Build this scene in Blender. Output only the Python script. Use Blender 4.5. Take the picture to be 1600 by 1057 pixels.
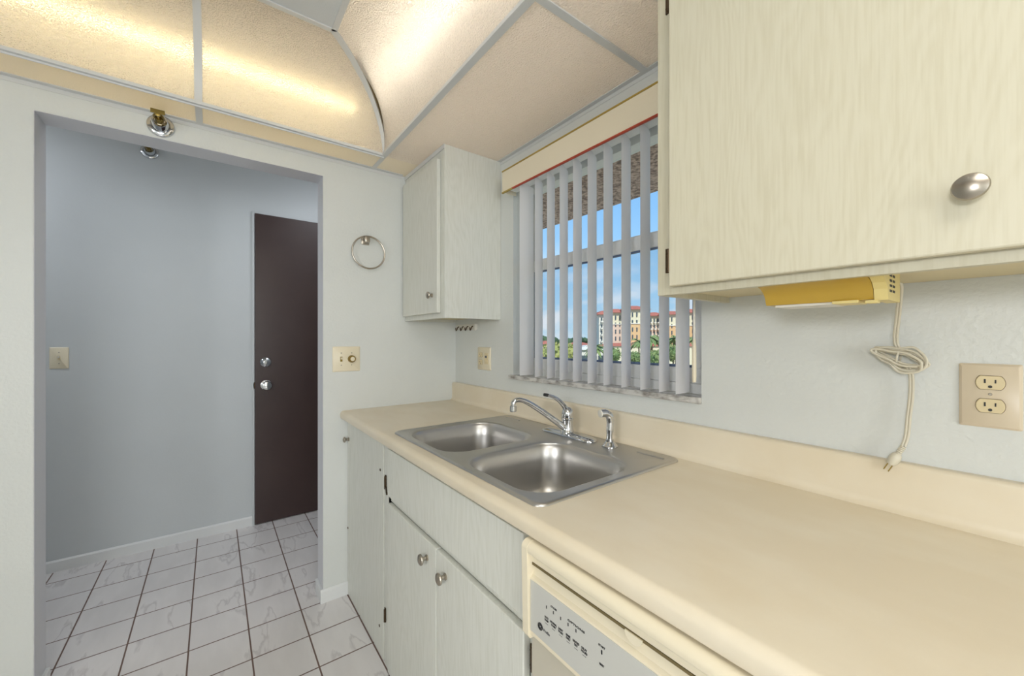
import bpy, bmesh, math, random
from mathutils import Vector, Matrix, noise
random.seed(7)
S = bpy.context.scene
for o in list(bpy.data.objects): bpy.data.objects.remove(o)
COL = S.collection

# ------------------------------------------------------------------ camera
cd = bpy.data.cameras.new('camera'); cam = bpy.data.objects.new('camera', cd); COL.objects.link(cam)
cam.location = (2.078, -1.145, 1.27); cam.rotation_euler = (math.pi/2, 0, math.radians(53.06))
cd.sensor_width = 36; cd.lens = 13.95; cd.shift_y = 0.0009; cd.clip_start = .02; cd.clip_end = 2000
S.camera = cam
# ------------------------------------------------------------------ view
S.view_settings.view_transform = 'Standard'; S.view_settings.look = 'None'
S.view_settings.gamma = 1; S.view_settings.use_curve_mapping = False
S.view_settings.exposure = 0.24
# ------------------------------------------------------------------ world
W = bpy.data.worlds.new('sky'); S.world = W; W.use_nodes = True
nt = W.node_tree; N = nt.nodes; L = nt.links; N.clear()
wo = N.new('ShaderNodeOutputWorld'); bg = N.new('ShaderNodeBackground'); bg.inputs[1].default_value = 1.35
tc = N.new('ShaderNodeTexCoord'); sep = N.new('ShaderNodeSeparateXYZ'); L.new(tc.outputs['Generated'], sep.inputs[0])
rp = N.new('ShaderNodeValToRGB'); L.new(sep.outputs[2], rp.inputs[0])
e = rp.color_ramp.elements
e[0].position = 0.0; e[0].color = (.44, .59, .70, 1); e[1].position = .55; e[1].color = (.10, .24, .50, 1)
x_ = e.new(.10); x_.color = (.32, .52, .72, 1); x_ = e.new(.30); x_.color = (.19, .39, .66, 1)
mp = N.new('ShaderNodeMapping'); mp.inputs['Scale'].default_value = (7, 7, 16); L.new(tc.outputs['Generated'], mp.inputs[0])
nz = N.new('ShaderNodeTexNoise'); nz.inputs['Scale'].default_value = 1.6; nz.inputs['Detail'].default_value = 7; L.new(mp.outputs[0], nz.inputs[0])
cr = N.new('ShaderNodeValToRGB'); cr.color_ramp.elements[0].position = .47; cr.color_ramp.elements[1].position = .66; L.new(nz.outputs[0], cr.inputs[0])
fd = N.new('ShaderNodeMapRange'); fd.inputs[1].default_value = .05; fd.inputs[2].default_value = .24; fd.inputs[3].default_value = .9; fd.inputs[4].default_value = 0; L.new(sep.outputs[2], fd.inputs[0])
mu = N.new('ShaderNodeMath'); mu.operation = 'MULTIPLY'; L.new(cr.outputs[0], mu.inputs[0]); L.new(fd.outputs[0], mu.inputs[1])
mx = N.new('ShaderNodeMixRGB'); mx.inputs[2].default_value = (.70, .70, .74, 1); L.new(mu.outputs[0], mx.inputs[0]); L.new(rp.outputs[0], mx.inputs[1])
L.new(mx.outputs[0], bg.inputs[0]); L.new(bg.outputs[0], wo.inputs[0])
# ------------------------------------------------------------------ lights
def light(name, kind, loc, power, color, rot=(0, 0, 0), size=None, size_y=None, angle=None):
    d = bpy.data.lights.new(name, kind); o = bpy.data.objects.new(name, d); COL.objects.link(o)
    o.location = loc; o.rotation_euler = rot; d.energy = power; d.color = color
    if kind == 'AREA':
        d.shape = 'RECTANGLE'; d.size = size; d.size_y = size_y
    if angle is not None: d.angle = angle
    return o
R = math.radians
light('sun', 'SUN', (0, -10, 20), 4.2, (1, .95, .86), (R(46), 0, R(62)), angle=R(.6))
# luminous kitchen ceiling behind the camera, then added fills: rear, flash key, hall, jamb
light('kitchen_ceiling_light', 'AREA', (2.75, -1.22, 2.40), 12, (1, .95, .86), (0, 0, 0), .9, .7)
light('rear_fill_light', 'AREA', (5.0, -1.75, 1.45), 36, (.93, .97, 1), (R(90), 0, R(90)), 1.3, 1.3)  # added fill in front of the closed rear wall; no opening is built
light('flash_key_light', 'AREA', (2.45, -2.70, 1.56), 16, (.97, .98, 1), (R(90), 0, 0), .40, .32)  # added key standing in for a flash near the camera
light('hall_fill_light', 'AREA', (-.50, -2.35, 2.5), 6.2, (.90, .93, 1), (0, 0, 0), .5, .5)  # unseen lamp added to brighten the hall
light('jamb_fill_light', 'AREA', (-.42, -.30, 2.5), 4.6, (.90, .93, 1), (0, 0, 0), .4, .4)  # unseen lamp added to brighten the left doorway jamb

# ================================================================== materials
def lin(c):
    return tuple(((v/255)/12.92 if v/255 <= .04045 else ((v/255+.055)/1.055)**2.4) for v in c)
def mat(name, rgb, rough=.5, metal=0, spec=.5, **kw):
    m = bpy.data.materials.new(name); m.use_nodes = True
    b = m.node_tree.nodes['Principled BSDF']
    b.inputs['Base Color'].default_value = (*lin(rgb), 1); b.inputs['Roughness'].default_value = rough
    b.inputs['Metallic'].default_value = metal; b.inputs['Specular IOR Level'].default_value = spec
    for k, v in kw.items(): b.inputs[k.replace('_', ' ')].default_value = v
    return m
def nodes(m): return m.node_tree.nodes, m.node_tree.links, m.node_tree.nodes['Principled BSDF']
def coords(m, scale=(1, 1, 1), kind='pos'):
    n, l, b = nodes(m)
    if kind == 'pos': t = n.new('ShaderNodeNewGeometry').outputs['Position']
    else: t = n.new('ShaderNodeTexCoord').outputs['Object']
    mp = n.new('ShaderNodeMapping'); mp.inputs['Scale'].default_value = scale; l.new(t, mp.inputs[0]); return mp.outputs[0]
def mottled(name, a, b2, scale=5, rough=.5, bump=0, bscale=200, detail=5, stretch=(1, 1, 1), lo=.35, hi=.65, metal=0, bdist=.001, spec=.5):
    m = mat(name, a, rough, metal, spec); n, l, b = nodes(m)
    v = coords(m, stretch)
    t = n.new('ShaderNodeTexNoise'); t.inputs['Scale'].default_value = scale; t.inputs['Detail'].default_value = detail; l.new(v, t.inputs[0])
    r = n.new('ShaderNodeValToRGB'); r.color_ramp.elements[0].position = lo; r.color_ramp.elements[1].position = hi
    r.color_ramp.elements[0].color = (*lin(a), 1); r.color_ramp.elements[1].color = (*lin(b2), 1)
    l.new(t.outputs[0], r.inputs[0]); l.new(r.outputs[0], b.inputs['Base Color'])
    if bump:
        t2 = n.new('ShaderNodeTexNoise'); t2.inputs['Scale'].default_value = bscale; t2.inputs['Detail'].default_value = 3; l.new(coords(m), t2.inputs[0])
        bp = n.new('ShaderNodeBump'); bp.inputs['Strength'].default_value = bump; bp.inputs['Distance'].default_value = bdist
        l.new(t2.outputs[0], bp.inputs['Height']); l.new(bp.outputs[0], b.inputs['Normal'])
    return m
M = {}
M['wall'] = mottled('wall_paint', (216, 219, 216), (219, 222, 219), 3, .42, .55, 90, bdist=.0025)
M['hallwall'] = mottled('hall_wall_paint', (202, 207, 209), (206, 211, 213), 2, .5, .3, 90)
M['trim'] = mat('white_trim_paint', (226, 228, 228), .35)
M['jamb'] = mat('painted_jamb', (216, 217, 222), .4)
M['plenum'] = mat('plenum_paint', (214, 208, 198), .8)
M['grid'] = mat('ceiling_grid_metal', (214, 215, 213), .4)
M['gap_shade'] = mat('painted_gap_shade', (112, 96, 66), .5, .3)  # darkness of the open gap put into the colour of an added strip
M['alu'] = mat('window_aluminium', (226, 227, 226), .4)
M['sash_reflection'] = mat('painted_sash_reflection', (96, 112, 142), .4)  # sky reflection on the sash edge put into this blue
M['darkslot'] = mat('dark_gap', (38, 34, 30), .8)
M['nickel'] = mat('brushed_nickel', (176, 168, 156), .28, 1)
M['chrome'] = mat('chrome', (205, 207, 210), .09, 1)
M['brass'] = mat('aged_brass', (150, 128, 70), .3, 1)
M['hinge'] = mat('bronze_hinge', (92, 76, 58), .4, .8)
M['door'] = mottled('brown_door_paint', (62, 46, 44), (66, 50, 47), 4, .30, .15, 60)
M['ivory'] = mat('ivory_plastic', (232, 222, 196), .35)
M['almond'] = mat('almond_plastic', (222, 208, 184), .3)
M['almond2'] = mat('almond_receptacle', (224, 208, 168), .3)
M['white_pl'] = mat('white_plastic', (225, 222, 212), .35)
M['dwframe'] = mat('dishwasher_almond', (231, 221, 196), .35)
M['dwpanel'] = mat('dishwasher_panel', (196, 196, 190), .35)
M['dwdoor'] = mat('dishwasher_door', (196, 190, 174), .3)
M['shade_olive'] = mat('painted_recess_shade', (112, 98, 62), .7)  # shade of the handle recess put into the colour
M['ink'] = mat('black_ink', (40, 40, 42), .5)
M['inkgrey'] = mat('grey_ink', (95, 96, 98), .5)
M['yellow'] = mat('yellowed_plastic', (190, 156, 62), .3)
M['yellow2'] = mat('pale_yellow_plastic', (226, 208, 140), .4)
M['cord'] = mat('cord_vinyl', (214, 208, 190), .4)
M['valance'] = mat('cream_valance_vinyl', (232, 222, 198), .4)
M['gold'] = mat('gold_trim', (172, 146, 66), .35, .2)
M['redtrim'] = mat('rust_red_trim', (176, 62, 34), .45)
M['wood_raw'] = mat('cabinet_underside', (218, 206, 170), .6)
M['marble'] = mottled('grey_marble', (212, 210, 205), (138, 132, 126), 26, .25, 0, detail=9, stretch=(1, 1.6, 2), lo=.42, hi=.68)
M['soffit'] = mottled('popcorn_stucco', (206, 176, 158), (128, 104, 92), 42, .95, 1, 60, bdist=.02, lo=.40, hi=.62)
M['counter'] = mottled('beige_laminate', (229, 219, 198), (224, 212, 188), 5, .34, .08, 500, detail=8, stretch=(1, 1.7, 1), lo=.38, hi=.62, spec=.4)
# pickled oak
def oak(name, a, b2, k=1.0):
    m = mat(name, a, .42); n, l, b = nodes(m)
    v = coords(m, (1, 1, .15))
    t0 = n.new('ShaderNodeTexNoise'); t0.inputs['Scale'].default_value = 4.2; t0.inputs['Detail'].default_value = 3.5; t0.inputs['Roughness'].default_value = .45; t0.inputs['Distortion'].default_value = .5; l.new(v, t0.inputs[0])
    mul = n.new('ShaderNodeMath'); mul.operation = 'MULTIPLY'; mul.inputs[1].default_value = 40; l.new(t0.outputs[0], mul.inputs[0])
    fr = n.new('ShaderNodeMath'); fr.operation = 'PINGPONG'; fr.inputs[1].default_value = .5; l.new(mul.outputs[0], fr.inputs[0])
    v2 = coords(m, (1, 1, .05))
    t = n.new('ShaderNodeTexNoise'); t.inputs['Scale'].default_value = 230; t.inputs['Detail'].default_value = 3; l.new(v2, t.inputs[0])
    ad = n.new('ShaderNodeMath'); ad.operation = 'MULTIPLY_ADD'; ad.inputs[1].default_value = .42; l.new(fr.outputs[0], ad.inputs[0]); l.new(t.outputs[0], ad.inputs[2])
    r = n.new('ShaderNodeValToRGB'); r.color_ramp.elements[0].position = .36; r.color_ramp.elements[1].position = .72
    r.color_ramp.elements[0].color = (*lin(b2), 1); r.color_ramp.elements[1].color = (*lin(a), 1)
    l.new(ad.outputs[0], r.inputs[0]); l.new(r.outputs[0], b.inputs['Base Color'])
    bp = n.new('ShaderNodeBump'); bp.inputs['Strength'].default_value = .12; bp.inputs['Distance'].default_value = .0006
    l.new(t.outputs[0], bp.inputs['Height']); l.new(bp.outputs[0], b.inputs['Normal'])
    return m
M['oak'] = oak('pickled_oak', (221, 222, 214), (212, 213, 203))
M['oak_warmlit'] = oak('pickled_oak_warm_light', (208, 203, 181), (201, 195, 171))  # same oak; warmer light on the near cabinet put into the colour
# floor tile
def tile():
    m = mat('marble_look_tile', (215, 212, 210), .22); n, l, b = nodes(m)
    v = coords(m); bk = n.new('ShaderNodeTexBrick'); l.new(v, bk.inputs[0]); bk.offset = 0; bk.squash = 1
    for k, val in (('Scale', 1), ('Mortar Size', .0030), ('Mortar Smooth', .1), ('Bias', 0), ('Brick Width', .2017), ('Row Height', .2045)): bk.inputs[k].default_value = val
    bk.inputs['Color1'].default_value = (0, 0, 0, 1); bk.inputs['Color2'].default_value = (1, 1, 1, 1)
    # veins, each tile shifted
    sc = n.new('ShaderNodeVectorMath'); sc.operation = 'SCALE'; sc.inputs['Scale'].default_value = 7; l.new(bk.outputs['Color'], sc.inputs[0])
    va = n.new('ShaderNodeVectorMath'); va.operation = 'ADD'; l.new(v, va.inputs[0]); l.new(sc.outputs[0], va.inputs[1])
    mp = n.new('ShaderNodeMapping'); mp.inputs['Rotation'].default_value = (0, 0, .75); mp.inputs['Scale'].default_value = (1.3, 5.0, 1); l.new(va.outputs[0], mp.inputs[0])
    t = n.new('ShaderNodeTexNoise'); t.inputs['Scale'].default_value = 1.5; t.inputs['Detail'].default_value = 5; t.inputs['Distortion'].default_value = .15; l.new(mp.outputs[0], t.inputs[0])
    r = n.new('ShaderNodeValToRGB'); l.new(t.outputs[0], r.inputs[0]); el = r.color_ramp.elements
    el[0].position = .0; el[0].color = (*lin((224, 221, 220)), 1); el[1].position = 1; el[1].color = (*lin((222, 219, 218)), 1)
    for p, c in ((.555, (224, 221, 220)), (.585, (203, 199, 199)), (.60, (222, 219, 218)), (.40, (217, 214, 213))):
        q = el.new(p); q.color = (*lin(c), 1)
    mxx = n.new('ShaderNodeMixRGB'); mxx.inputs[2].default_value = (*lin((112, 92, 84)), 1)
    l.new(bk.outputs['Fac'], mxx.inputs[0]); l.new(r.outputs[0], mxx.inputs[1]); l.new(mxx.outputs[0], b.inputs['Base Color'])
    rr = n.new('ShaderNodeMapRange'); rr.inputs[3].default_value = .24; rr.inputs[4].default_value = .9; l.new(bk.outputs['Fac'], rr.inputs[0]); l.new(rr.outputs[0], b.inputs['Roughness'])
    bp = n.new('ShaderNodeBump'); bp.invert = True; bp.inputs['Strength'].default_value = .6; bp.inputs['Distance'].default_value = .002; l.new(bk.outputs['Fac'], bp.inputs['Height']); l.new(bp.outputs[0], b.inputs['Normal'])
    return m
M['tile'] = tile()
# brushed stainless
def steel():
    m = mat('stainless_steel', (196, 194, 191), .32, 1); n, l, b = nodes(m)
    t = n.new('ShaderNodeTexNoise'); t.inputs['Scale'].default_value = 60; t.inputs['Detail'].default_value = 4; l.new(coords(m, (1, 30, 1)), t.inputs[0])
    r = n.new('ShaderNodeMapRange'); r.inputs[3].default_value = .28; r.inputs[4].default_value = .42; l.new(t.outputs[0], r.inputs[0]); l.new(r.outputs[0], b.inputs['Roughness'])
    return m
M['steel'] = steel()
# translucent acrylic lighting panels
def acrylic(name, tint, trans, seethru, scale, bump, rough=.35):
    m = bpy.data.materials.new(name); m.use_nodes = True; n = m.node_tree.nodes; l = m.node_tree.links; n.clear()
    out = n.new('ShaderNodeOutputMaterial'); g = n.new('ShaderNodeNewGeometry')
    vo = n.new('ShaderNodeTexVoronoi'); vo.inputs['Scale'].default_value = scale; l.new(g.outputs['Position'], vo.inputs['Vector'])
    nz = n.new('ShaderNodeTexNoise'); nz.inputs['Scale'].default_value = scale*1.3; nz.inputs['Detail'].default_value = 2; l.new(g.outputs['Position'], nz.inputs['Vector'])
    ad = n.new('ShaderNodeMath'); l.new(vo.outputs['Distance'], ad.inputs[0]); l.new(nz.outputs[0], ad.inputs[1])
    bp = n.new('ShaderNodeBump'); bp.inputs['Strength'].default_value = bump; bp.inputs['Distance'].default_value = .003; l.new(ad.outputs[0], bp.inputs['Height'])
    tr = n.new('ShaderNodeBsdfTranslucent'); tr.inputs[0].default_value = (*lin(tint), 1); l.new(bp.outputs[0], tr.inputs['Normal'])
    df = n.new('ShaderNodeBsdfDiffuse'); df.inputs[0].default_value = (*lin(tint), 1); l.new(bp.outputs[0], df.inputs['Normal'])
    rf = n.new('ShaderNodeBsdfRefraction'); rf.inputs[0].default_value = (*lin(tint), 1); rf.inputs['Roughness'].default_value = rough; rf.inputs['IOR'].default_value = 1.25; l.new(bp.outputs[0], rf.inputs['Normal'])
    gl = n.new('ShaderNodeBsdfGlossy'); gl.inputs['Roughness'].default_value = .25; l.new(bp.outputs[0], gl.inputs['Normal'])
    vt = n.new('ShaderNodeMapRange'); vt.inputs[1].default_value = .6; vt.inputs[2].default_value = 1.1; vt.inputs[3].default_value = trans*1.35; vt.inputs[4].default_value = trans*.6; l.new(ad.outputs[0], vt.inputs[0])
    m1 = n.new('ShaderNodeMixShader'); l.new(vt.outputs[0], m1.inputs[0]); l.new(df.outputs[0], m1.inputs[1]); l.new(tr.outputs[0], m1.inputs[2])
    vr = n.new('ShaderNodeMapRange'); vr.inputs[1].default_value = .62; vr.inputs[2].default_value = 1.05; vr.inputs[3].default_value = seethru*1.8; vr.inputs[4].default_value = seethru*.35; l.new(ad.outputs[0], vr.inputs[0])
    m2 = n.new('ShaderNodeMixShader'); l.new(vr.outputs[0], m2.inputs[0]); l.new(m1.outputs[0], m2.inputs[1]); l.new(rf.outputs[0], m2.inputs[2])
    m3 = n.new('ShaderNodeMixShader'); m3.inputs[0].default_value = .05; l.new(m2.outputs[0], m3.inputs[1]); l.new(gl.outputs[0], m3.inputs[2])
    l.new(m3.outputs[0], out.inputs[0]); return m
M['acrylic'] = acrylic('cracked_ice_acrylic', (240, 231, 220), .55, .26, 230, 1.0, .42)
M['acrylic_w'] = acrylic('cracked_ice_acrylic_frosted', (240, 232, 222), .55, .13, 190, 1.0, .62)
M['acrylic2'] = acrylic('textured_acrylic_panel', (248, 241, 232), .46, .06, 170, 1.0)
M['strip'] = acrylic('cream_edge_panel', (250, 243, 228), .48, .02, 300, .2)
M['flatpanel'] = acrylic('white_centre_panel', (226, 230, 232), .25, .05, 300, .2)
def emit(name, rgb, s):
    m = bpy.data.materials.new(name); m.use_nodes = True; n = m.node_tree.nodes; n.clear()
    o = n.new('ShaderNodeOutputMaterial'); em = n.new('ShaderNodeEmission'); em.inputs[0].default_value = (*rgb, 1); em.inputs[1].default_value = s
    m.node_tree.links.new(em.outputs[0], o.inputs[0]); return m
M['tube'] = emit('fluorescent_phosphor', (1, .84, .50), 10)
M['tube2'] = emit('fluorescent_phosphor_pale', (1, .93, .80), 20)
# glass, screen and vanes
def sheet(name, rgb, tfac, rough=.02, translucent=False):
    m = bpy.data.materials.new(name); m.use_nodes = True; n = m.node_tree.nodes; l = m.node_tree.links; n.clear()
    o = n.new('ShaderNodeOutputMaterial'); a = n.new('ShaderNodeBsdfTranslucent' if translucent else 'ShaderNodeBsdfTransparent'); a.inputs[0].default_value = (*lin(rgb), 1)
    if translucent: g = n.new('ShaderNodeBsdfDiffuse'); g.inputs[0].default_value = (*lin(rgb), 1)
    else: g = n.new('ShaderNodeBsdfGlossy'); g.inputs['Roughness'].default_value = rough
    x = n.new('ShaderNodeMixShader'); x.inputs[0].default_value = tfac; l.new(a.outputs[0], x.inputs[1]); l.new(g.outputs[0], x.inputs[2]); l.new(x.outputs[0], o.inputs[0]); return m
M['glass'] = sheet('window_glass', (248, 252, 252), .04)
M['screen'] = sheet('insect_screen', (222, 226, 228), .01, .6)
M['vane'] = sheet('vinyl_vane', (240, 240, 243), .48, translucent=True)
# exterior
M['cream_st'] = mat('cream_stucco', (236, 226, 196), .9)
M['orange_st'] = mat('orange_stucco', (228, 190, 142), .9)
M['pink_st'] = mat('pink_stucco', (228, 202, 182), .9)
M['white_st'] = mat('white_stucco', (232, 228, 216), .9)
M['redroof'] = mottled('red_roof_tile', (196, 122, 104), (176, 102, 86), 3, .9)
M['extglass'] = mat('dark_window', (84, 96, 104), .2)
M['leaf'] = mottled('green_foliage', (104, 132, 80), (146, 160, 100), .8, .8)
M['leaf2'] = mottled('yellow_green_foliage', (150, 158, 88), (176, 176, 108), .8, .8)
M['leaf3'] = mottled('dark_distant_foliage', (60, 88, 62), (82, 106, 74), .08, .9)
M['bark'] = mat('palm_bark', (128, 110, 88), .9)
M['ground'] = mottled('lawn_and_asphalt', (176, 162, 146), (146, 148, 112), .05, .95)

# ================================================================== mesh helpers
WL = {}
class MB:
    def __init__(s): s.b = bmesh.new()
    def box(s, x0, x1, y0, y1, z0, z1, bev=0, seg=2):
        b = s.b; vs = [b.verts.new(p) for p in ((x0, y0, z0), (x1, y0, z0), (x1, y1, z0), (x0, y1, z0), (x0, y0, z1), (x1, y0, z1), (x1, y1, z1), (x0, y1, z1))]
        fs = [b.faces.new([vs[i] for i in f]) for f in ((3, 2, 1, 0), (4, 5, 6, 7), (0, 1, 5, 4), (1, 2, 6, 5), (2, 3, 7, 6), (3, 0, 4, 7))]
        if bev: bmesh.ops.bevel(b, geom=list({e for f in fs for e in f.edges}), offset=bev, segments=seg, affect='EDGES', profile=.5)
        return s
    def prism(s, poly, axis, a, c, closed=True):
        # poly = list of 2-D points in the two other axes (cyclic order x,y,z without axis)
        b = s.b
        def P(p, t):
            q = list(p); q.insert(axis, t); return q
        A = [b.verts.new(P(p, a)) for p in poly]; C = [b.verts.new(P(p, c)) for p in poly]; n = len(poly)
        for i in range(n): b.faces.new((A[i], A[(i+1) % n], C[(i+1) % n], C[i]))
        b.faces.new(A[::-1]); b.faces.new(C); return s
    def tube(s, pts, r, seg=10, cap=True, ov=None):
        pts = [Vector(p) for p in pts]; n = len(pts); rs = r if isinstance(r, (list, tuple)) else [r]*n
        b = s.b; rings = []; up = Vector((0, 0, 1)); pn = None
        for i, p in enumerate(pts):
            t = (pts[min(i+1, n-1)]-pts[max(i-1, 0)]).normalized()
            if pn is None:
                a = up if abs(t.z) < .9 else Vector((1, 0, 0)); u = t.cross(a).normalized()
            else:
                u = (pn - t*pn.dot(t)).normalized()
            pn = u; w = t.cross(u)
            rings.append([b.verts.new(p+rs[i]*(u*math.cos(k*2*math.pi/seg)*(ov or 1)+w*math.sin(k*2*math.pi/seg))) for k in range(seg)])
        for i in range(n-1):
            for k in range(seg): b.faces.new((rings[i][k], rings[i][(k+1) % seg], rings[i+1][(k+1) % seg], rings[i+1][k]))
        if cap: b.faces.new(rings[0][::-1]); b.faces.new(rings[-1])
        return s
    def lathe(s, prof, o, ax=(0, 0, 1), seg=24, sx=1):
        # prof = (r, h) list along axis from origin
        ax = Vector(ax).normalized(); a = Vector((0, 0, 1)) if abs(ax.z) < .9 else Vector((1, 0, 0)); u = ax.cross(a).normalized(); w = ax.cross(u); o = Vector(o); b = s.b; rings = []
        for r, h in prof:
            if r < 1e-6: rings.append([b.verts.new(o+ax*h)])
            else: rings.append([b.verts.new(o+ax*h+r*(u*sx*math.cos(k*2*math.pi/seg)+w*math.sin(k*2*math.pi/seg))) for k in range(seg)])
        for A, C in zip(rings, rings[1:]):
            for k in range(seg):
                k2 = (k+1) % seg
                if len(A) == 1 and len(C) == 1: continue
                if len(A) == 1: b.faces.new((A[0], C[k2], C[k]))
                elif len(C) == 1: b.faces.new((A[k], A[k2], C[0]))
                else: b.faces.new((A[k], A[k2], C[k2], C[k]))
        return s
    def grid(s, f, nu, nv):
        b = s.b; V = [[b.verts.new(f(i/nu, j/nv)) for j in range(nv+1)] for i in range(nu+1)]
        for i in range(nu):
            for j in range(nv): b.faces.new((V[i][j], V[i+1][j], V[i+1][j+1], V[i][j+1]))
        return s
    def loft(s, loops, close_end=True):
        b = s.b; R_ = [[b.verts.new(p) for p in lp] for lp in loops]; n = len(loops[0])
        for A, C in zip(R_, R_[1:]):
            for k in range(n): b.faces.new((A[k], A[(k+1) % n], C[(k+1) % n], C[k]))
        if close_end: b.faces.new(R_[-1])
        return R_
    def build(s, name, m, parent=None, smooth=False, at=None, label=None, angle=35):
        b = s.b; bmesh.ops.recalc_face_normals(b, faces=b.faces[:])
        vs = [v.co for v in b.verts]
        if parent is not None: org = Vector(WL[parent])
        elif at is not None: org = Vector(at)
        else:
            mn = Vector([min(v[i] for v in vs) for i in range(3)]); mx_ = Vector([max(v[i] for v in vs) for i in range(3)])
            org = Vector(((mn.x+mx_.x)/2, (mn.y+mx_.y)/2, mn.z))
        bmesh.ops.translate(b, verts=b.verts[:], vec=-org)
        me = bpy.data.meshes.new(name); b.to_mesh(me); b.free()
        if smooth:
            me.shade_smooth()
            me.set_sharp_from_angle(angle=math.radians(angle))
        o = bpy.data.objects.new(name, me); COL.objects.link(o); me.materials.append(m)
        if parent is not None: o.parent = parent
        else: o.location = org
        WL[o] = tuple(org)
        if label: o['label'] = label
        return o
def thing(name, label, cat, loc, group=None):
    o = bpy.data.objects.new(name, None); COL.objects.link(o); o.location = loc; o.empty_display_size = .05; WL[o] = tuple(loc)
    tag(o, label, cat, group); return o
def tag(o, label, cat=None, group=None, kind=None):
    o['label'] = label
    if cat: o['category'] = cat
    if group: o['group'] = group
    if kind: o['kind'] = kind
    return o
def struct(o, label, cat): return tag(o, label, cat, kind='structure')
def copy_thing(src, loc, label, rz=None):
    r = src.copy(); COL.objects.link(r); r.location = loc; WL[r] = tuple(loc); r['label'] = label
    if rz is not None: r.rotation_euler.z = rz
    for ch in list(src.children):
        c = ch.copy(); COL.objects.link(c); c.parent = r
        for g in ch.children:
            d = g.copy(); COL.objects.link(d); d.parent = c
    return r
def arc(cx, cy, r, a0, a1, n): return [(cx+r*math.cos(R(a0+(a1-a0)*i/n)), cy+r*math.sin(R(a0+(a1-a0)*i/n))) for i in range(n+1)]
def catmull(P, n=8):
    P = [Vector(p) for p in P]; out = []; Q = [P[0]*2-P[1]]+P+[P[-1]*2-P[-2]]
    for i in range(1, len(Q)-2):
        for k in range(n):
            t = k/n; a, b_, c, d = Q[i-1:i+3]
            out.append(.5*((2*b_)+(c-a)*t+(2*a-5*b_+4*c-d)*t*t+(3*b_-a-3*c+d)*t**3))
    out.append(P[-1]); return out

# ================================================================== room shell
ZT, ZC, HI = 2.153, 2.441, 2.62       # tray height, raised centre height, slab height
XE, YL = 5.15, -2.75                  # rear and left limits
struct(MB().box(-1.27, XE+.12, -3.5, .17, -.1, 0).build('floor', M['tile']), 'white marble-look square floor tiles with brown grout', 'floor')
# end wall with the doorway
w = MB(); w.box(-.117, 0, -.723, 0, 0, HI); w.box(-.117, 0, YL, -1.639, 0, HI); w.box(-.117, 0, -1.639, -.723, 2.058, HI)
struct(w.build('wall_end', M['wall']), 'off-white end wall with wide open doorway to the hall', 'wall')
# window wall
WX0, WX1, WZ0, WZ1 = .565, 1.481, 1.098, 2.0
w = MB()
w.box(-.117, WX0, 0, .17, 0, HI); w.box(WX1, XE, 0, .17, 0, HI); w.box(WX0, WX1, 0, .17, 0, WZ0-.02); w.box(WX0, WX1, 0, .17, WZ1, HI)
struct(w.build('wall_window', M['wall']), 'off-white textured wall around the kitchen window', 'wall')
struct(MB().box(-.1, XE, YL-.12, YL, 0, HI).build('wall_left', M['wall']), 'off-white wall on the far left side of the kitchen', 'wall')
struct(MB().box(XE, XE+.12, YL-.12, .17, 0, HI).build('wall_rear', M['wall']), 'off-white wall behind the dining side', 'wall')
struct(MB().box(-1.32, XE+.12, -3.5, .17, HI, HI+.12).build('ceiling', M['plenum']), 'ceiling slab above the panels', 'ceiling')
# hall
struct(MB().box(-1.27, -1.15, -3.4, .17, 0, HI).build('wall_hall', M['hallwall']), 'pale blue-grey wall across the entry hall', 'wall')
struct(MB().box(-1.15, -.117, .05, .17, 0, HI).build('wall_hall_right', M['hallwall']), 'pale end wall of the entry hall', 'wall')
struct(MB().box(-1.27, -.0, -3.5, -3.4, 0, HI).build('wall_hall_left', M['hallwall']), 'pale left end wall of the entry hall', 'wall')
struct(MB().box(-.117, .0, -3.4, YL-.12, 0, HI).build('wall_hall_kitchen_left', M['hallwall']), 'pale hall wall beyond the kitchen, left', 'wall')
# jamb lining painted
j = MB(); j.box(-.117, 0, -1.6395, -1.638, 0, 2.058); j.box(-.117, 0, -.724, -.7225, .0, 2.058); j.box(-.117, 0, -1.638, -.724, 2.0565, 2.0585)
struct(j.build('trim_doorway', M['jamb']), 'smooth painted lining of the open doorway', 'trim')
# baseboards
H_ = .062
def bbx(x, y0, y1, sgn, name, label):
    MBx = MB(); pl = [(x, 0), (x+sgn*.013, 0), (x+sgn*.011, H_-.008), (x+sgn*.004, H_), (x, H_)]
    MBx.prism(pl, 1, y0, y1); return MBx
t = bbx(0, -.736, -.6055, 1, '', ''); t.box(-.117, .0, -.736, -.7235, 0, H_-.002, .002)
struct(t.build('baseboard_end', M['trim']), 'short white baseboard wrapping the doorway corner beside the cabinets', 'baseboard')
t = bbx(0, YL, -1.626, 1, '', ''); t.box(-.117, .0, -1.6385, -1.626, 0, H_-.002, .002)
struct(t.build('baseboard_end_left', M['trim']), 'white baseboard wrapping the left doorway corner', 'baseboard')
struct(bbx(-1.15, -3.4, -.93, 1, '', '').build('baseboard_hall', M['trim']), 'white baseboard along the hall wall left of the brown door', 'baseboard')

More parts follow.
